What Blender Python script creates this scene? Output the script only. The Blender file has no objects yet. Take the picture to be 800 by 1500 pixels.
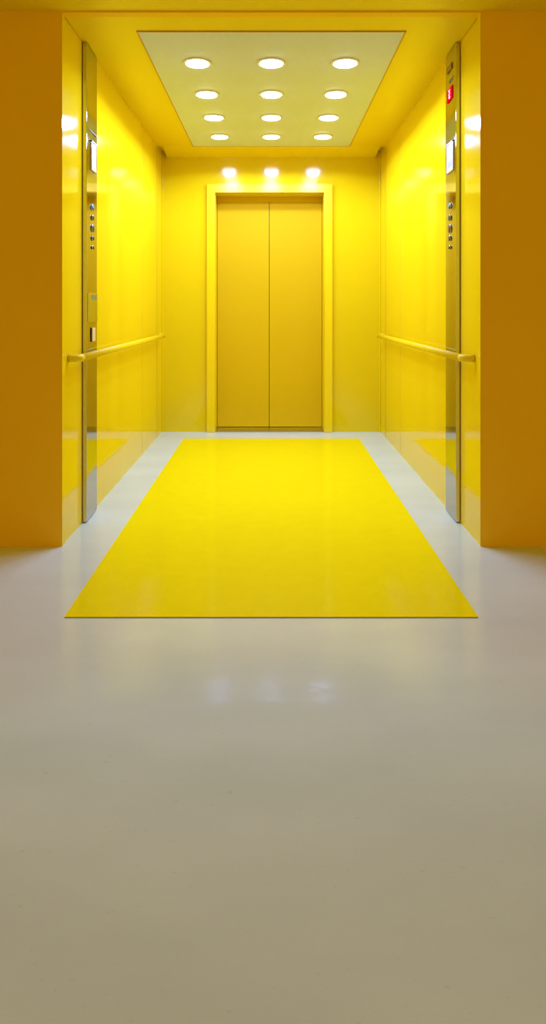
import bpy, bmesh, math
from mathutils import Vector, Matrix

S = bpy.context.scene
C = S.collection
H = 1.05                      # eye height in metres; the numbers below given in eye heights get multiplied by it
PI = math.pi

# ------------------------------------------------------------------ materials
def new_mat(name):
    m = bpy.data.materials.new(name); m.use_nodes = True
    nt = m.node_tree
    return m, nt, nt.nodes['Principled BSDF']

def paint(name, col, rough=.2, spec=.5, bump=0.0, scale=6.0, coat=0.0, mottle=.04):
    m, nt, b = new_mat(name)
    b.inputs['Roughness'].default_value = rough
    b.inputs['Specular IOR Level'].default_value = spec
    b.inputs['Coat Weight'].default_value = coat
    tc = nt.nodes.new('ShaderNodeTexCoord')
    n = nt.nodes.new('ShaderNodeTexNoise'); n.inputs['Scale'].default_value = scale; n.inputs['Detail'].default_value = 4
    nt.links.new(tc.outputs['Object'], n.inputs['Vector'])
    r = nt.nodes.new('ShaderNodeValToRGB')
    r.color_ramp.elements[0].position = .3; r.color_ramp.elements[1].position = .7
    r.color_ramp.elements[0].color = (*[c * (1 - mottle) for c in col], 1)
    r.color_ramp.elements[1].color = (*col, 1)
    nt.links.new(n.outputs['Fac'], r.inputs['Fac'])
    nt.links.new(r.outputs['Color'], b.inputs['Base Color'])
    if bump:
        bp = nt.nodes.new('ShaderNodeBump'); bp.inputs['Strength'].default_value = bump; bp.inputs['Distance'].default_value = .01
        nt.links.new(n.outputs['Fac'], bp.inputs['Height'])
        nt.links.new(bp.outputs['Normal'], b.inputs['Normal'])
    return m

YEL = (.81, .625, .004)
M_WALL = paint('yellow_lacquer', YEL, rough=.075, spec=.2, scale=1.2, mottle=.03, bump=.01)
M_WALL_DIM = paint('yellow_lacquer_dimmed', tuple(c * .90 for c in YEL), rough=.1, spec=.4, scale=1.2, mottle=.03, bump=.01)  # same wall lacquer, colour darkened to stand for dimmer light at the back
M_CEIL = paint('yellow_ceiling_paint', YEL, rough=.3, scale=1.5, mottle=.03)
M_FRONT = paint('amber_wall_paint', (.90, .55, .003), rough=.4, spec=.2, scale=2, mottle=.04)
M_DOOR = paint('amber_door_paint', (.64, .435, .004), rough=.5, spec=.04, scale=2, mottle=.03)
M_FRAME = paint('yellow_frame_paint', YEL, rough=.18, scale=2, mottle=.02)
M_RAIL = paint('yellow_rail_coating', (.84, .66, .004), rough=.42, spec=.22, scale=8, mottle=.02)
M_MAT = paint('yellow_mat_vinyl', (.88, .79, .003), rough=.11, spec=.3, scale=14, mottle=.03, bump=.02)
M_MATEDGE = paint('mat_edge', (.30, .22, .01), rough=.6)
M_LIGHTPANEL = paint('cream_panel_paint', (.61, .68, .92), rough=.5, scale=1.0, mottle=.05)
M_EDGE = paint('panel_edge_orange', (.55, .28, .01), rough=.4)
M_RING = paint('cream_ring', (.60, .56, .36), rough=.35)
M_SEAM = paint('seam_shadow_gap', (.25, .16, .01), rough=.7)
M_WHITEPL = paint('white_plastic', (.8, .8, .8), rough=.3)
M_BLACK = paint('black_plastic', (.012, .014, .014), rough=.3)
M_BROWNBUT = paint('brown_button', (.10, .03, .012), rough=.3)
M_GREENBUT = paint('dark_green_button', (.015, .045, .025), rough=.3)
M_CYAN = paint('cyan_button', (.01, .45, .5), rough=.3)
M_BLUE = paint('blue_button', (.01, .03, .2), rough=.3)
M_RED = paint('red_sign', (.80, .003, .012), rough=.6, spec=0)
M_DARKPLATE = paint('dark_plate', (.10, .05, .015), rough=.4)
M_EDGE_SHADE = paint('brown_edge_shade', (.20, .11, .03), rough=.5)
M_GREYTEXT = paint('grey_lettering', (.16, .14, .10), rough=.5)

def metal(name, col, rough, spread=.05):
    m, nt, b = new_mat(name)
    nt.nodes.remove(b)
    g = nt.nodes.new('ShaderNodeBsdfAnisotropic'); g.distribution = 'BECKMANN'
    g.inputs['Color'].default_value = (*col, 1)
    tc = nt.nodes.new('ShaderNodeTexCoord')
    mp = nt.nodes.new('ShaderNodeMapping'); mp.inputs['Scale'].default_value = (300, 300, 2)
    n = nt.nodes.new('ShaderNodeTexNoise'); n.inputs['Scale'].default_value = 1
    mr = nt.nodes.new('ShaderNodeMapRange')
    mr.inputs['To Min'].default_value = rough - spread * .5; mr.inputs['To Max'].default_value = rough + spread * .5
    nt.links.new(tc.outputs['Object'], mp.inputs['Vector']); nt.links.new(mp.outputs['Vector'], n.inputs['Vector'])
    nt.links.new(n.outputs['Fac'], mr.inputs['Value']); nt.links.new(mr.outputs['Result'], g.inputs['Roughness'])
    nt.links.new(g.outputs['BSDF'], nt.nodes['Material Output'].inputs['Surface'])
    return m
M_STEEL = metal('brushed_steel', (.60, .58, .54), .09, spread=.03)
M_SATIN = metal('satin_plate', (.66, .67, .66), .5)
M_STEEL2 = metal('polished_steel', (.68, .70, .72), .22)

def floor_mat_node():
    m, nt, b = new_mat('poured_resin_floor')
    tc = nt.nodes.new('ShaderNodeTexCoord')
    mp = nt.nodes.new('ShaderNodeMapping'); mp.inputs['Scale'].default_value = (1, 2.2, 1)
    nt.links.new(tc.outputs['Object'], mp.inputs['Vector'])
    n1 = nt.nodes.new('ShaderNodeTexNoise'); n1.inputs['Scale'].default_value = 1.3; n1.inputs['Detail'].default_value = 6
    n2 = nt.nodes.new('ShaderNodeTexNoise'); n2.inputs['Scale'].default_value = 38; n2.inputs['Detail'].default_value = 5; n2.inputs['Roughness'].default_value = .6
    n3 = nt.nodes.new('ShaderNodeTexNoise'); n3.inputs['Scale'].default_value = 9; n3.inputs['Detail'].default_value = 3
    for n in (n1, n2, n3): nt.links.new(mp.outputs['Vector'], n.inputs['Vector'])
    r = nt.nodes.new('ShaderNodeValToRGB')
    r.color_ramp.elements[0].position = .35; r.color_ramp.elements[1].position = .68
    r.color_ramp.elements[0].color = (.60, .75, .63, 1); r.color_ramp.elements[1].color = (.67, .835, .70, 1)
    nt.links.new(n1.outputs['Fac'], r.inputs['Fac'])
    # faint darker flecks
    r2 = nt.nodes.new('ShaderNodeValToRGB')
    r2.color_ramp.elements[0].position = .27; r2.color_ramp.elements[1].position = .36
    r2.color_ramp.elements[0].color = (.90, .88, .85, 1); r2.color_ramp.elements[1].color = (1, 1, 1, 1)
    nt.links.new(n2.outputs['Fac'], r2.inputs['Fac'])
    mx = nt.nodes.new('ShaderNodeMix'); mx.data_type = 'RGBA'; mx.blend_type = 'MULTIPLY'; mx.inputs['Factor'].default_value = 1
    nt.links.new(r.outputs['Color'], mx.inputs['A']); nt.links.new(r2.outputs['Color'], mx.inputs['B'])
    nt.links.new(mx.outputs['Result'], b.inputs['Base Color'])
    add = nt.nodes.new('ShaderNodeMath'); add.operation = 'MULTIPLY_ADD'; add.inputs[1].default_value = 2.0
    nt.links.new(n3.outputs['Fac'], add.inputs[0]); nt.links.new(n2.outputs['Fac'], add.inputs[2])
    bp = nt.nodes.new('ShaderNodeBump'); bp.inputs['Strength'].default_value = .06; bp.inputs['Distance'].default_value = .01
    nt.links.new(add.outputs['Value'], bp.inputs['Height'])
    # matt resin under a sealer that shines at low angles
    nt.nodes.remove(b)
    d = nt.nodes.new('ShaderNodeBsdfDiffuse'); gl = nt.nodes.new('ShaderNodeBsdfGlossy'); gl.inputs['Roughness'].default_value = .13; gl.distribution = 'BECKMANN'
    nt.links.new(mx.outputs['Result'], d.inputs['Color'])
    nt.links.new(bp.outputs['Normal'], gl.inputs['Normal'])
    lw = nt.nodes.new('ShaderNodeLayerWeight'); lw.inputs['Blend'].default_value = .5
    fr = nt.nodes.new('ShaderNodeValToRGB'); els = fr.color_ramp.elements
    els[0].position = .49; els[0].color = (0, 0, 0, 1)
    els[1].position = 1; els[1].color = (.7, .7, .7, 1)
    for p, v in ((.54, .14), (.58, .23), (.80, .36)):
        e = els.new(p); e.color = (v, v, v, 1)
    nt.links.new(lw.outputs['Facing'], fr.inputs['Fac'])
    ms = nt.nodes.new('ShaderNodeMixShader')
    nt.links.new(fr.outputs['Color'], ms.inputs['Fac'])
    nt.links.new(d.outputs['BSDF'], ms.inputs[1]); nt.links.new(gl.outputs['BSDF'], ms.inputs[2])
    nt.links.new(ms.outputs['Shader'], nt.nodes['Material Output'].inputs['Surface'])
    return m
M_FLOOR = floor_mat_node()

def emis(name, col, s, base=(.8, .8, .8)):
    m, nt, b = new_mat(name)
    b.inputs['Base Color'].default_value = (*base, 1)
    b.inputs['Emission Color'].default_value = (*col, 1)
    b.inputs['Emission Strength'].default_value = s
    return m
M_LENS = emis('lit_lens', (1, .97, .93), 16)
M_SCREEN2 = emis('dim_screen', (.80, .86, .85), .22, (.5, .52, .52))
M_SCREEN = emis('lit_screen', (.80, .88, 1), .45, (.5, .52, .55))

# ------------------------------------------------------------------ mesh helpers
def box(bm, x0, x1, y0, y1, z0, z1, mi=0, bev=0.0):
    g = bmesh.ops.create_cube(bm, size=1)
    vs = g['verts']
    bmesh.ops.transform(bm, matrix=Matrix.Translation(((x0 + x1) / 2, (y0 + y1) / 2, (z0 + z1) / 2)) @ Matrix.Diagonal((abs(x1 - x0), abs(y1 - y0), abs(z1 - z0), 1)), verts=vs)
    fs = {f for v in vs for f in v.link_faces}
    for f in fs: f.material_index = mi
    if bev:
        es = list({e for v in vs for e in v.link_edges})
        bmesh.ops.bevel(bm, geom=es, offset=bev, segments=2, affect='EDGES', profile=.6)

def prism(bm, pts2, axis, a0, a1, mi=0):
    """closed polygon (list of 2-D points) swept along an axis: 'x' -> pts are (y,z); 'y' -> (x,z); 'z' -> (x,y)"""
    def P(p, a):
        return {'x': (a, p[0], p[1]), 'y': (p[0], a, p[1]), 'z': (p[0], p[1], a)}[axis]
    A = [bm.verts.new(P(p, a0)) for p in pts2]; B = [bm.verts.new(P(p, a1)) for p in pts2]
    fs = [bm.faces.new(A), bm.faces.new(B[::-1])]
    n = len(pts2)
    for i in range(n):
        fs.append(bm.faces.new((A[i], B[i], B[(i + 1) % n], A[(i + 1) % n])))
    for f in fs: f.material_index = mi

def tube(bm, pts, rads, seg=20, sx=1.0, cap=True):
    """tube along points, frames carried by parallel transport"""
    pts = [Vector(p) for p in pts]
    n = len(pts)
    if not isinstance(rads, (list, tuple)): rads = [rads] * n
    t0 = (pts[1] - pts[0]).normalized()
    up = Vector((0, 0, 1)) if abs(t0.z) < .9 else Vector((1, 0, 0))
    rings = []
    for i in range(n):
        t = (pts[min(i + 1, n - 1)] - pts[max(i - 1, 0)]).normalized()
        u = (up - t * up.dot(t)).normalized(); v = t.cross(u)
        up = u
        rings.append([bm.verts.new(pts[i] + (u * math.cos(a) + v * math.sin(a) * sx) * rads[i]) for a in [2 * PI * k / seg for k in range(seg)]])
    for i in range(n - 1):
        for k in range(seg):
            bm.faces.new((rings[i][k], rings[i][(k + 1) % seg], rings[i + 1][(k + 1) % seg], rings[i + 1][k])).smooth = True
    if cap:
        bm.faces.new(rings[0][::-1]); bm.faces.new(rings[-1])

def lathe(bm, prof, seg=48, mi=0, smooth=True):
    """profile (r, z) turned about z"""
    rings = []
    for r, z in prof:
        rings.append([bm.verts.new((0, 0, z))] if r < 1e-6 else [bm.verts.new((r * math.cos(2 * PI * k / seg), r * math.sin(2 * PI * k / seg), z)) for k in range(seg)])
    for a, b in zip(rings, rings[1:]):
        for k in range(seg):
            k2 = (k + 1) % seg
            if len(a) == 1 and len(b) == 1: continue
            if len(a) == 1: vs = (a[0], b[k], b[k2])
            elif len(b) == 1: vs = (a[k], a[k2], b[0])
            else: vs = (a[k], a[k2], b[k2], b[k])
            f = bm.faces.new(vs); f.smooth = smooth; f.material_index = mi

def obj(name, bm, mats, parent=None, loc=(0, 0, 0)):
    bmesh.ops.recalc_face_normals(bm, faces=bm.faces[:])
    me = bpy.data.meshes.new(name); bm.to_mesh(me); bm.free()
    for m in (mats if isinstance(mats, (list, tuple)) else [mats]): me.materials.append(m)
    o = bpy.data.objects.new(name, me); C.objects.link(o)
    o.location = loc
    if parent: o.parent = parent
    return o

def thing(name, label, cat, loc=(0, 0, 0), group=None):
    o = bpy.data.objects.new(name, None); C.objects.link(o); o.empty_display_size = .1
    o.location = loc; o['label'] = label; o['category'] = cat
    if group: o['group'] = group
    return o

def struct(name, bm, mats, label=None, cat=None):
    o = obj(name, bm, mats); o['kind'] = 'structure'
    if label: o['label'] = label
    if cat: o['category'] = cat
    return o

# ------------------------------------------------------------------ dimensions (metres)
W = .8745 * H                 # half width of the cab
YF = 2.806 * H                # front face of the entrance wall
YB = 5.383 * H                # back wall
ZC = 2.228 * H                # cab ceiling
ZH = 2.235 * H                # hall ceiling
FX = 985.0                    # focal length in pixels of an 800 x 1500 frame

# ------------------------------------------------------------------ setting
bm = bmesh.new()
box(bm, -4.2, 4.2, -3.0, YB + .5, -.12, 0)
struct('floor', bm, M_FLOOR, 'pale glossy poured floor with a rough rippled finish', 'floor')

# entrance wall: two flanks and the slim lintel, one U-shaped slab
bm = bmesh.new()
T = .042 * H
zt = ZH
prism(bm, [(-4.2, 0), (-W, 0), (-W, ZC), (W, ZC), (W, 0), (4.2, 0), (4.2, zt), (-4.2, zt)], 'y', YF, YF + T)
struct('wall_front', bm, M_FRONT, 'amber entrance wall around the lift opening', 'wall')

bm = bmesh.new()
box(bm, -4.2, 4.2, -3.0, YF + T, ZH, ZH + .12)
struct('ceiling_hall', bm, M_CEIL, 'amber hall ceiling in front of the lift', 'ceiling')

# side walls: tall panels with open joints on a backing
def side_wall(name, s, label):
    bm = bmesh.new()
    y0 = YF + T
    seams = [y0, 3.92 * H, 4.545 * H, 5.145 * H, YB]
    ztop = 2.33 * H
    # bright entrance strip already belongs to the wall slab; gap, then panels
    box(bm, s * (W + .008), s * (W + .09), y0, YB + .09, 0, ztop, 1)
    for k, (a, b) in enumerate(zip(seams, seams[1:])):
        q = (.0030, .0022, 0, 0)[k]          # the first two sheets do not hang quite true
        ga, gb = (.004, .008, .009, .009, .002)[k:k + 2]
        prism(bm, [(s * (W + q), a + ga), (s * (W - q), b - gb), (s * (W + .02), b - gb), (s * (W + .02), a + ga)], 'z', 0, ztop)
        box(bm, s * (W + .0006), s * (W + .02), a - .009, a + ga, 0, ztop, 1)     # dark joint strip
    return struct(name, bm, [M_WALL, M_SEAM], label, 'wall')
side_wall('wall_left', -1, 'glossy yellow panelled side wall behind the plain steel panel')
side_wall('wall_right', 1, 'glossy yellow panelled side wall behind the steel panel with the red sign')

# jamb liners between hall wall and first panel
for s, nm in ((-1, 'trim_1'), (1, 'trim_2')):
    bm = bmesh.new()
    box(bm, s * (W - .0015), s * (W + .0015), YF + .001, YF + T - .002, 0, ZC)
    struct(nm, bm, M_WALL, 'narrow glossy yellow jamb liner at the lift opening', 'trim')

# back wall with the door opening
DX0, DX1 = -82.5 / 183 * H, 77.5 / 183 * H       # clear opening
DZ = (1 + 168.3 / 184.2) * H
bm = bmesh.new()
zt = 2.33 * H
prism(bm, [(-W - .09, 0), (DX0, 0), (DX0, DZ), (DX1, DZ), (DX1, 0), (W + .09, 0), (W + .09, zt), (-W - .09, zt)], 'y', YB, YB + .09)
struct('wall_back', bm, M_WALL_DIM, 'glossy yellow back wall of the lift around the doors', 'wall')

# thin corner posts
for s, nm in ((-1, 'trim_3'), (1, 'trim_4')):
    bm = bmesh.new()
    box(bm, s * (W - .012), s * (W - .0005), YB - .012, YB - .0005, 0, 2.33 * H, 0, .003)
    struct(nm, bm, M_WALL, 'thin yellow corner post beside the back wall', 'trim')

# cab ceiling: flat slab, falling rear strip with notched corners, lid above
bm = bmesh.new()
yn = 5.14 * H
WN = .832 * H
box(bm, -W, W, YF + T, yn, ZC, ZC + .08)
zr = (1 + 218.5 / 183.0) * H
prism(bm, [(yn - .001, ZC), (YB - .0005, zr), (YB - .0005, ZC + .08), (yn - .001, ZC + .08)], 'x', -WN, WN)
for sg in (-1, 1): box(bm, sg * WN, sg * W, yn, YB - .0005, ZC + .022, ZC + .08)
box(bm, -W - .09, W + .09, YF + T, YB + .09, 2.33 * H, 2.33 * H + .05)
struct('ceiling', bm, M_CEIL, 'yellow lift ceiling around the cream light panel', 'ceiling')

# ------------------------------------------------------------------ lift doors
door = bpy.data.objects.new('door_1', None); C.objects.link(door); door.location = ((DX0 + DX1) / 2, YB, 0)
door['kind'] = 'structure'; door['label'] = 'closed two-leaf amber lift door in the back wall'; door['category'] = 'door'
ox = (DX0 + DX1) / 2
hw = (DX1 - DX0) / 2
FW = .064 * H
FP = .035
# frame standing proud of the wall, lining the reveal
bm = bmesh.new()
zo = DZ + FW
a, b2 = hw, hw + FW
prism(bm, [(-b2, 0), (-a, 0), (-a, DZ), (a, DZ), (a, 0), (b2, 0), (b2, zo), (-b2, zo)], 'y', -FP, -.0005)
prism(bm, [(-a, 0), (-a + .004, 0), (-a + .004, DZ - .004), (a - .004, DZ - .004), (a - .004, 0), (a, 0), (a, DZ), (-a, DZ)], 'y', -.001, .25)
es = [e for e in bm.edges if abs(e.verts[0].co.y + FP) < 1e-5 and abs(e.verts[1].co.y + FP) < 1e-5]
bmesh.ops.bevel(bm, geom=es, offset=.003, segments=2, affect='EDGES')
obj('door_frame', bm, M_FRAME, door)
RD = .19
xs = (394.3 - 395.0) / 183 * H
for x0, x1 in ((-a + .006, xs - .0022), (xs + .0022, a - .006)):
    bm = bmesh.new(); box(bm, x0, x1, RD, RD + .035, .008, DZ - .006, 0, .002)
    obj('door_leaf', bm, M_DOOR, door)
bm = bmesh.new(); box(bm, -a + .005, a - .005, RD - .016, RD + .05, DZ - .05, DZ - .004, 0, .002)
obj('door_header', bm, M_DOOR, door)
bm = bmesh.new(); box(bm, -a + .004, a - .004, RD + .036, RD + .06, .0, DZ - .004)
o = obj('door_backing', bm, M_BLACK, door)
bm = bmesh.new()
box(bm, -a + .005, a - .005, -.03, RD - .004, .0005, .006, 0, .001)
for yy in (.02, .05): box(bm, -a + .01, a - .01, yy, yy + .006, .006, .009)
o = obj('door_sill', bm, M_STEEL2, door); o['label'] = 'pale metal threshold'

# ------------------------------------------------------------------ floor mat
m = thing('floor_mat', 'long glossy yellow floor mat lying on the pale floor, reaching out of the lift', 'mat', (0, (2.162 + 5.09) / 2 * H, 0))
mw = .6655 * H; ml = (5.09 - 2.162) / 2 * H
bm = bmesh.new(); box(bm, -mw, mw, -ml, ml, .0016, .0042, 0, .0008)
obj('mat_surface', bm, M_MAT, m)
bm = bmesh.new(); box(bm, -mw + .0005, mw - .0005, -ml + .0002, ml - .0005, .0002, .0018)
o = obj('mat_backing', bm, M_MATEDGE, m); o['label'] = 'dark thin underside edge'

# ------------------------------------------------------------------ ceiling light panel
py0, py1, pw = 2.992 * H, 5.175 * H, .601 * H
py1 = min(py1, yn - .002)
lp = thing('downlight_panel', 'cream rectangular panel on the lift ceiling holding twelve round downlights', 'light panel', (0, (py0 + py1) / 2, ZC))
pl = (py1 - py0) / 2
bm = bmesh.new(); box(bm, -pw + .006, pw - .006, -pl + .006, pl - .006, -.0035, -.0002, 0, .0008)
obj('panel_sheet', bm, M_LIGHTPANEL, lp)
bm = bmesh.new()
for x0, x1, y0, y1 in ((-pw, pw, -pl, -pl + .006), (-pw, pw, pl - .006, pl), (-pw, -pw + .006, -pl + .006, pl - .006), (pw - .006, pw, -pl + .006, pl - .006)):
    box(bm, x0, x1, y0, y1, -.005, -.0002)
o = obj('panel_edging', bm, M_EDGE, lp); o['label'] = 'thin orange edge strip'
ZP = ZC - .0036

# ------------------------------------------------------------------ twelve downlights
def make_light():
    t = thing('ceiling_downlight', '', 'ceiling light', (0, 0, ZP), 'round downlights in the cream ceiling panel')
    R = .147 * H / 2; r = .121 * H / 2
    bm = bmesh.new()
    lathe(bm, [(R, 0), (R, -.003), (R - .003, -.005), (R - .0055, -.005), (R - .0075, -.003), (r + .003, -.003), (r + .001, -.006), (r - .001, -.006), (r - .001, 0)])
    obj('trim_ring', bm, M_RING, t)
    bm = bmesh.new()
    lathe(bm, [(r - .0012, -.001), (r - .0012, -.0075), (r - .004, -.0095), (r * .6, -.0108), (0, -.0115)])
    o = obj('lens', bm, M_LENS, t); o['label'] = 'glowing white lens'
    return t
SPOT = bpy.data.lights.new('downlight_lamp', 'SPOT')
SPOT.energy = 14.5; SPOT.color = (.84, 1.07, 2.45)
SPOT.spot_size = math.radians(161); SPOT.spot_blend = .12
SPOT.shadow_soft_size = .062
rows = [(3.373, 'the row closest to the hall'), (3.868, 'the second row from the hall'), (4.342, 'the third row from the hall'), (4.828, 'the row closest to the doors')]
cols = [(-.3705, 'on the slotted panel side'), (0, 'in the middle'), (.3705, 'on the red sign side')]
proto = None
for ry, rn in rows:
    for cx, cn in cols:
        if proto is None:
            t = proto = make_light()
        else:
            t = proto.copy(); C.objects.link(t)
            for ch in [c for c in proto.children if c.type == 'MESH']:
                c = ch.copy(); C.objects.link(c); c.parent = t
        t.location = (cx * H, ry * H, ZP)
        t['label'] = 'round downlight %s, %s' % (cn, rn)
for t in [o for o in C.objects if o.name.startswith('ceiling_downlight')]:
    l = bpy.data.objects.new('lamp', SPOT); C.objects.link(l); l.parent = t; l.location = (0, 0, -.016)

# ------------------------------------------------------------------ handrails
def handrail(s, label):
    zr_ = H - .2225 * H
    t = thing('handrail', label, 'handrail', (s * W, (2.9 + 5.2) / 2 * H, zr_), 'yellow handrails along the side walls')
    oy = (2.9 + 5.2) / 2 * H
    xr = -s * .045 * H            # rail axis, inward of the wall
    r = .0168 * H
    yf, yb = 2.905 * H - oy, 5.215 * H - oy
    rc = .03
    bm = bmesh.new()
    tube(bm, [(xr, yf + rc + .004, 0), (xr, (yf + yb) / 2, 0), (xr, yb - rc - .004, 0)], r, 28)
    obj('rail_bar', bm, M_RAIL, t)
    for ye, d in ((yf, 1), (yb, -1)):
        bm = bmesh.new()
        pts = [(xr, ye + d * (rc + .004), 0)]
        for k in range(0, 11):
            an = k / 10 * PI / 2
            pts.append((xr + s * rc * (1 - math.cos(an)), ye + d * (rc - rc * math.sin(an)), 0))
        pts += [(xr + s * (rc + .004), ye, 0), (-s * .001, ye, 0)]
        tube(bm, pts, r, 28)
        obj('rail_return', bm, M_RAIL, t)
    return t
handrail(-1, 'round yellow handrail crossing the plain steel panel with the small slot')
handrail(1, 'round yellow handrail crossing the steel panel with the red sign')

# ------------------------------------------------------------------ steel control panels
PY0, PY1, PX = 3.112 * H, 3.314 * H, .02 * H      # face from entrance edge to far edge, projection
def yz(px_off, py):
    """place on the panel's face for a pixel offset from the axis and a pixel row"""
    s_ = px_off / .8545
    return 985.0 / s_ * H, H - (py - 449.5) / s_ * H
def control_panel(s, label):
    t = thing('control_panel', label, 'control panel', (s * W, (PY0 + PY1) / 2, 0), 'full height steel lift control panels')
    oy = (PY0 + PY1) / 2
    xf = -s * PX
    bm = bmesh.new()
    box(bm, -s * .0006, xf, PY0 - oy, PY1 - oy, .004, ZC - .006, 0, .0018)
    for v in bm.verts:                    # the face leans back a touch towards its far edge
        if abs(v.co.x) > .3 * PX: v.co.x += s * (.0050 * (v.co.y / (PY1 - PY0) + .5))
    obj('face_plate', bm, M_STEEL, t)
    bm = bmesh.new()
    box(bm, -s * .0004, xf * .12, PY0 - oy - .0015, PY0 - oy + .002, .004, ZC - .006)  # thin brown strip painting in the shade where steel meets wall
    o = obj('edge_shade_strip', bm, M_EDGE_SHADE, t); o['label'] = 'dark brown strip painted as the shadow line against the wall'
    def slab(name, y0, y1, z0, z1, mat, th=.002, parent=t, bev=.0005, mi=None, lab=None, base=0.0):
        bm = bmesh.new()
        box(bm, xf + s * (.0052 if base == 0 else 0), xf - s * (base + th), y0 - oy, y1 - oy, z0, z1, 0, bev)
        o = obj(name, bm, mat, parent)
        if lab: o['label'] = lab
        return o
    def button(px, py, d, mat, lab, flag_half=None):
        y, z = yz(px, py)
        bm = bmesh.new()
        R = d / 2
        lathe(bm, [(R + .003, 0), (R + .003, .0016), (R + .0012, .0026), (R, .0020), (R - .0003, .0045), (R * .8, .0056), (0, .0058)], 28)
        # ring in steel
        for f in bm.faces:
            c = f.calc_center_median(); f.material_index = 1 if math.hypot(c.x, c.y) > R else 0
        if flag_half:
            for f in bm.faces:
                c = f.calc_center_median()
                if f.material_index == 0 and c.x * 1.0 < -.1 * R: f.material_index = 2
        # local: z -> into the cab (-s x), x -> up
        M = Matrix(((0, 0, -s, xf), (0, s, 0, y - oy), (1, 0, 0, z), (0, 0, 0, 1)))
        bmesh.ops.transform(bm, matrix=M, verts=bm.verts[:])
        o = obj('call_button', bm, [mat, M_STEEL2, flag_half or mat], t); o['label'] = lab
    return t, slab, button, oy, xf

def face_rect(px0, px1, pyc, half):
    """y from two pixel offsets; z centre at the middle offset; half height in pixels"""
    y0 = 985.0 / (px0 / .8545) * H; y1 = 985.0 / (px1 / .8545) * H
    sm = (px0 + px1) / 2 / .8545
    zc = H - (pyc - 449.5) / sm * H
    return min(y0, y1), max(y0, y1), zc - half / sm * H, zc + half / sm * H

# --- left panel
t, slab, button, oy, xf = control_panel(-1, 'brushed steel control panel with a narrow display, five buttons and a slot')
y0, y1, z0, z1 = face_rect(264.0, 257.6, 231, 19.5)
slab('display_frame', y0 - .004, y1 + .004, z0 - .004, z1 + .004, M_STEEL2, .003)
slab('display_screen', y0, y1, z0, z1, M_SCREEN2, .0045, lab='pale lit display')
slab('display_hood', y0 - .002, y1 + .003, z1 + .004, z1 + .011, M_BLACK, .006, lab='black slit above the display')
for k, (px, py, d, mt, lab, half) in enumerate([(262, 304, .030, M_CYAN, 'round cyan and blue button', M_BLUE), (261.6, 319, .026, M_BLACK, 'black round button', None),
        (261.5, 334.5, .036, M_GREENBUT, 'larger dark green round button', None), (261.5, 349, .024, M_GREENBUT, 'small dark green button', None), (261.5, 362.7, .018, M_BLACK, 'smallest black button', None)]):
    button(px, py, d, mt, lab, half)
y0, y1, z0, z1 = face_rect(268.8, 255.2, 450, 20.5)
slab('notice_plate', y0, y1, z0, z1, M_SATIN, .0015, lab='paler steel notice plate')
zz = z1 - .014
for k, (fa, fb) in enumerate(((.40, .62), (.70, .88))):
    slab('notice_mark', y0 + (y1 - y0) * fa, y0 + (y1 - y0) * fb, z1 - .034, z1 - .010, paint('teal_mark', (.10, .22, .20), rough=.4), .0004, base=.0015, bev=0, lab='small blue green mark')
y0, y1, z0, z1 = face_rect(263.6, 258.8, 490, 10)
slab('slot_recess', y0 - .004, y0 + .004, z0 - .001, z1 + .002, M_BLACK, .0012, lab='dark side of the slot')
slab('slot_plate', y0 + .003, y1, z0, z1, paint('ivory_slot', (.75, .62, .30), rough=.3), .005, bev=.0018, lab='ivory slot plate')
y0, y1, z0, z1 = face_rect(266, 255.6, 195, .5)
for k in range(9):
    f0 = k / 9; f1 = f0 + .075
    slab('maker_lettering', y0 + (y1 - y0) * f0, y0 + (y1 - y0) * f1, z0 - .002, z0 + .004 + .002 * (k % 3 == 0), M_GREYTEXT, .0004, bev=0)

# --- right panel
t, slab, button, oy, xf = control_panel(1, 'brushed steel control panel with the red sign, white display and buttons')
y0, y1, z0, z1 = face_rect(265, 257.5, 100, 4.5)
slab('dark_label', y0, y1, z0, z1, M_DARKPLATE, .0015, lab='dark brown label plate')
slab('label_insert', y0 + .012, y1 - .012, z0 + .006, z1 - .006, paint('bronze_insert', (.30, .16, .03), rough=.4), .0004, base=.0015, bev=0)
y0, y1, z0, z1 = face_rect(266.8, 259.2, 116.5, 2.5)
for k, (f0, f1) in enumerate(((0, .95), (.15, .8))):
    zc = z1 - .004 - k * .011
    slab('small_lettering', y0 + (y1 - y0) * f0, y0 + (y1 - y0) * f1, zc - .004, zc, M_GREYTEXT, .0004, bev=0, lab='line of grey lettering')
y0, y1, z0, z1 = face_rect(265.6, 257.6, 138, 9.3)
sg = slab('warning_sign', y0, y1, z0, z1, M_RED, .002, lab='red square sign with a white figure')
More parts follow.
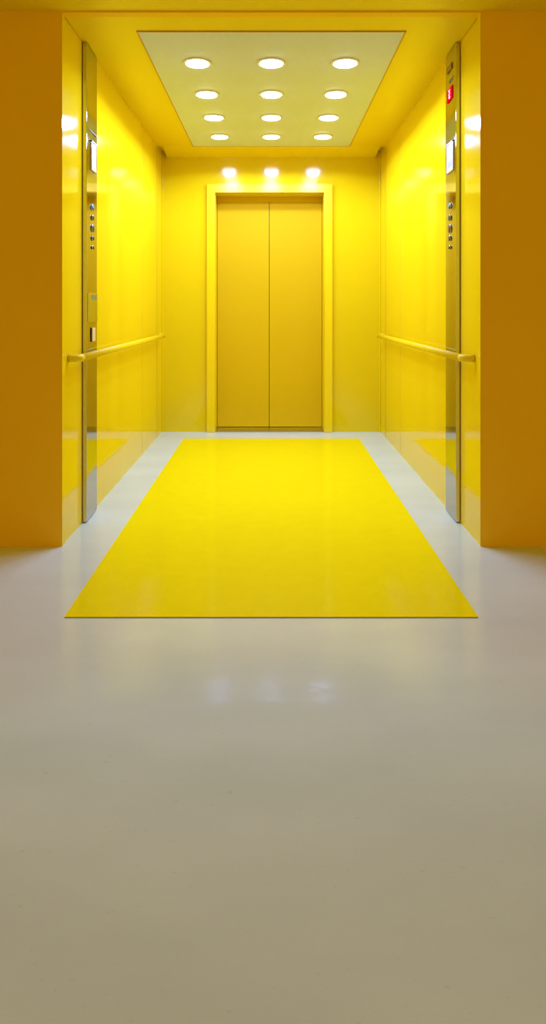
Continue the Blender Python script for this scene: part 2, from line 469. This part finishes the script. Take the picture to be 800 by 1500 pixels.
# white figure on the sign: upright stroke leaning out at foot and head, with two short arms
def fig(pts):
    bm = bmesh.new()
    P = [(y0 - oy + (y1 - y0) * u, z0 + (z1 - z0) * v) for u, v in pts]
    prism(bm, P, 'x', xf - .0020, xf - .0025)
    return bm
bm = fig([(.40, .10), (.62, .18), (.66, .30), (.58, .38), (.70, .52), (.60, .58), (.54, .64), (.66, .74), (.74, .86), (.64, .90), (.52, .78), (.42, .88), (.34, .80), (.44, .66), (.38, .54), (.48, .42), (.38, .30)])
o = obj('sign_figure', bm, M_WHITEPL, sg); o['label'] = 'white figure'
y0, y1, z0, z1 = face_rect(266.8, 258.2, 231.5, 19.5)
slab('display_frame', y0 - .005, y1 + .005, z0 - .005, z1 + .005, M_STEEL2, .003)
slab('display_screen', y0, y1, z0, z1, M_SCREEN, .0045, lab='white lit display')
slab('display_hood', y0 + .004, y1 + .004, z1 + .004, z1 + .012, M_BLACK, .006, lab='black slit above the display')
bm = bmesh.new(); box(bm, xf - .0045, xf - .0049, y0 - oy + .012, y1 - oy - .012, z0 + .02, z0 + .055, 0)
o = obj('display_symbol', bm, paint('grey_symbol', (.32, .34, .36), rough=.4), t); o['label'] = 'grey field low on the display'
for px, py, d, mt, lab, half in [(262, 302, .030, M_CYAN, 'round cyan button', M_BLACK), (261.5, 319, .030, M_BLACK, 'black round button', None),
        (261.5, 335, .042, M_BROWNBUT, 'larger brown round button', None), (261.5, 349, .028, M_GREENBUT, 'dark green round button', None), (261.8, 362.5, .019, M_BLACK, 'smallest black button', None)]:
    button(px, py, d, mt, lab, half)

# ------------------------------------------------------------------ hall ambience
w = bpy.data.worlds.new('hall_ambience'); S.world = w; w.use_nodes = True
bg = w.node_tree.nodes['Background']
bg.inputs['Color'].default_value = (1.0, .61, .11, 1)
bg.inputs['Strength'].default_value = .71

# ------------------------------------------------------------------ camera
cd = bpy.data.cameras.new('camera'); cam = bpy.data.objects.new('camera', cd); C.objects.link(cam)
cam.location = (0, 0, H); cam.rotation_euler = (PI / 2, 0, 0)
cd.sensor_fit = 'VERTICAL'; cd.sensor_height = 36; cd.sensor_width = 36
cd.lens = FX / 1500 * 36
cd.shift_x = 2.5 / 1500; cd.shift_y = -300.5 / 1500
cd.clip_start = .02
S.camera = cam

vs = S.view_settings
vs.view_transform = 'Standard'; vs.look = 'None'; vs.gamma = 1; vs.use_curve_mapping = False
vs.exposure = 0
S.cycles.use_denoising = True
S.cycles.max_bounces = 12; S.cycles.diffuse_bounces = 8; S.cycles.glossy_bounces = 6
S.cycles.sample_clamp_indirect = 6
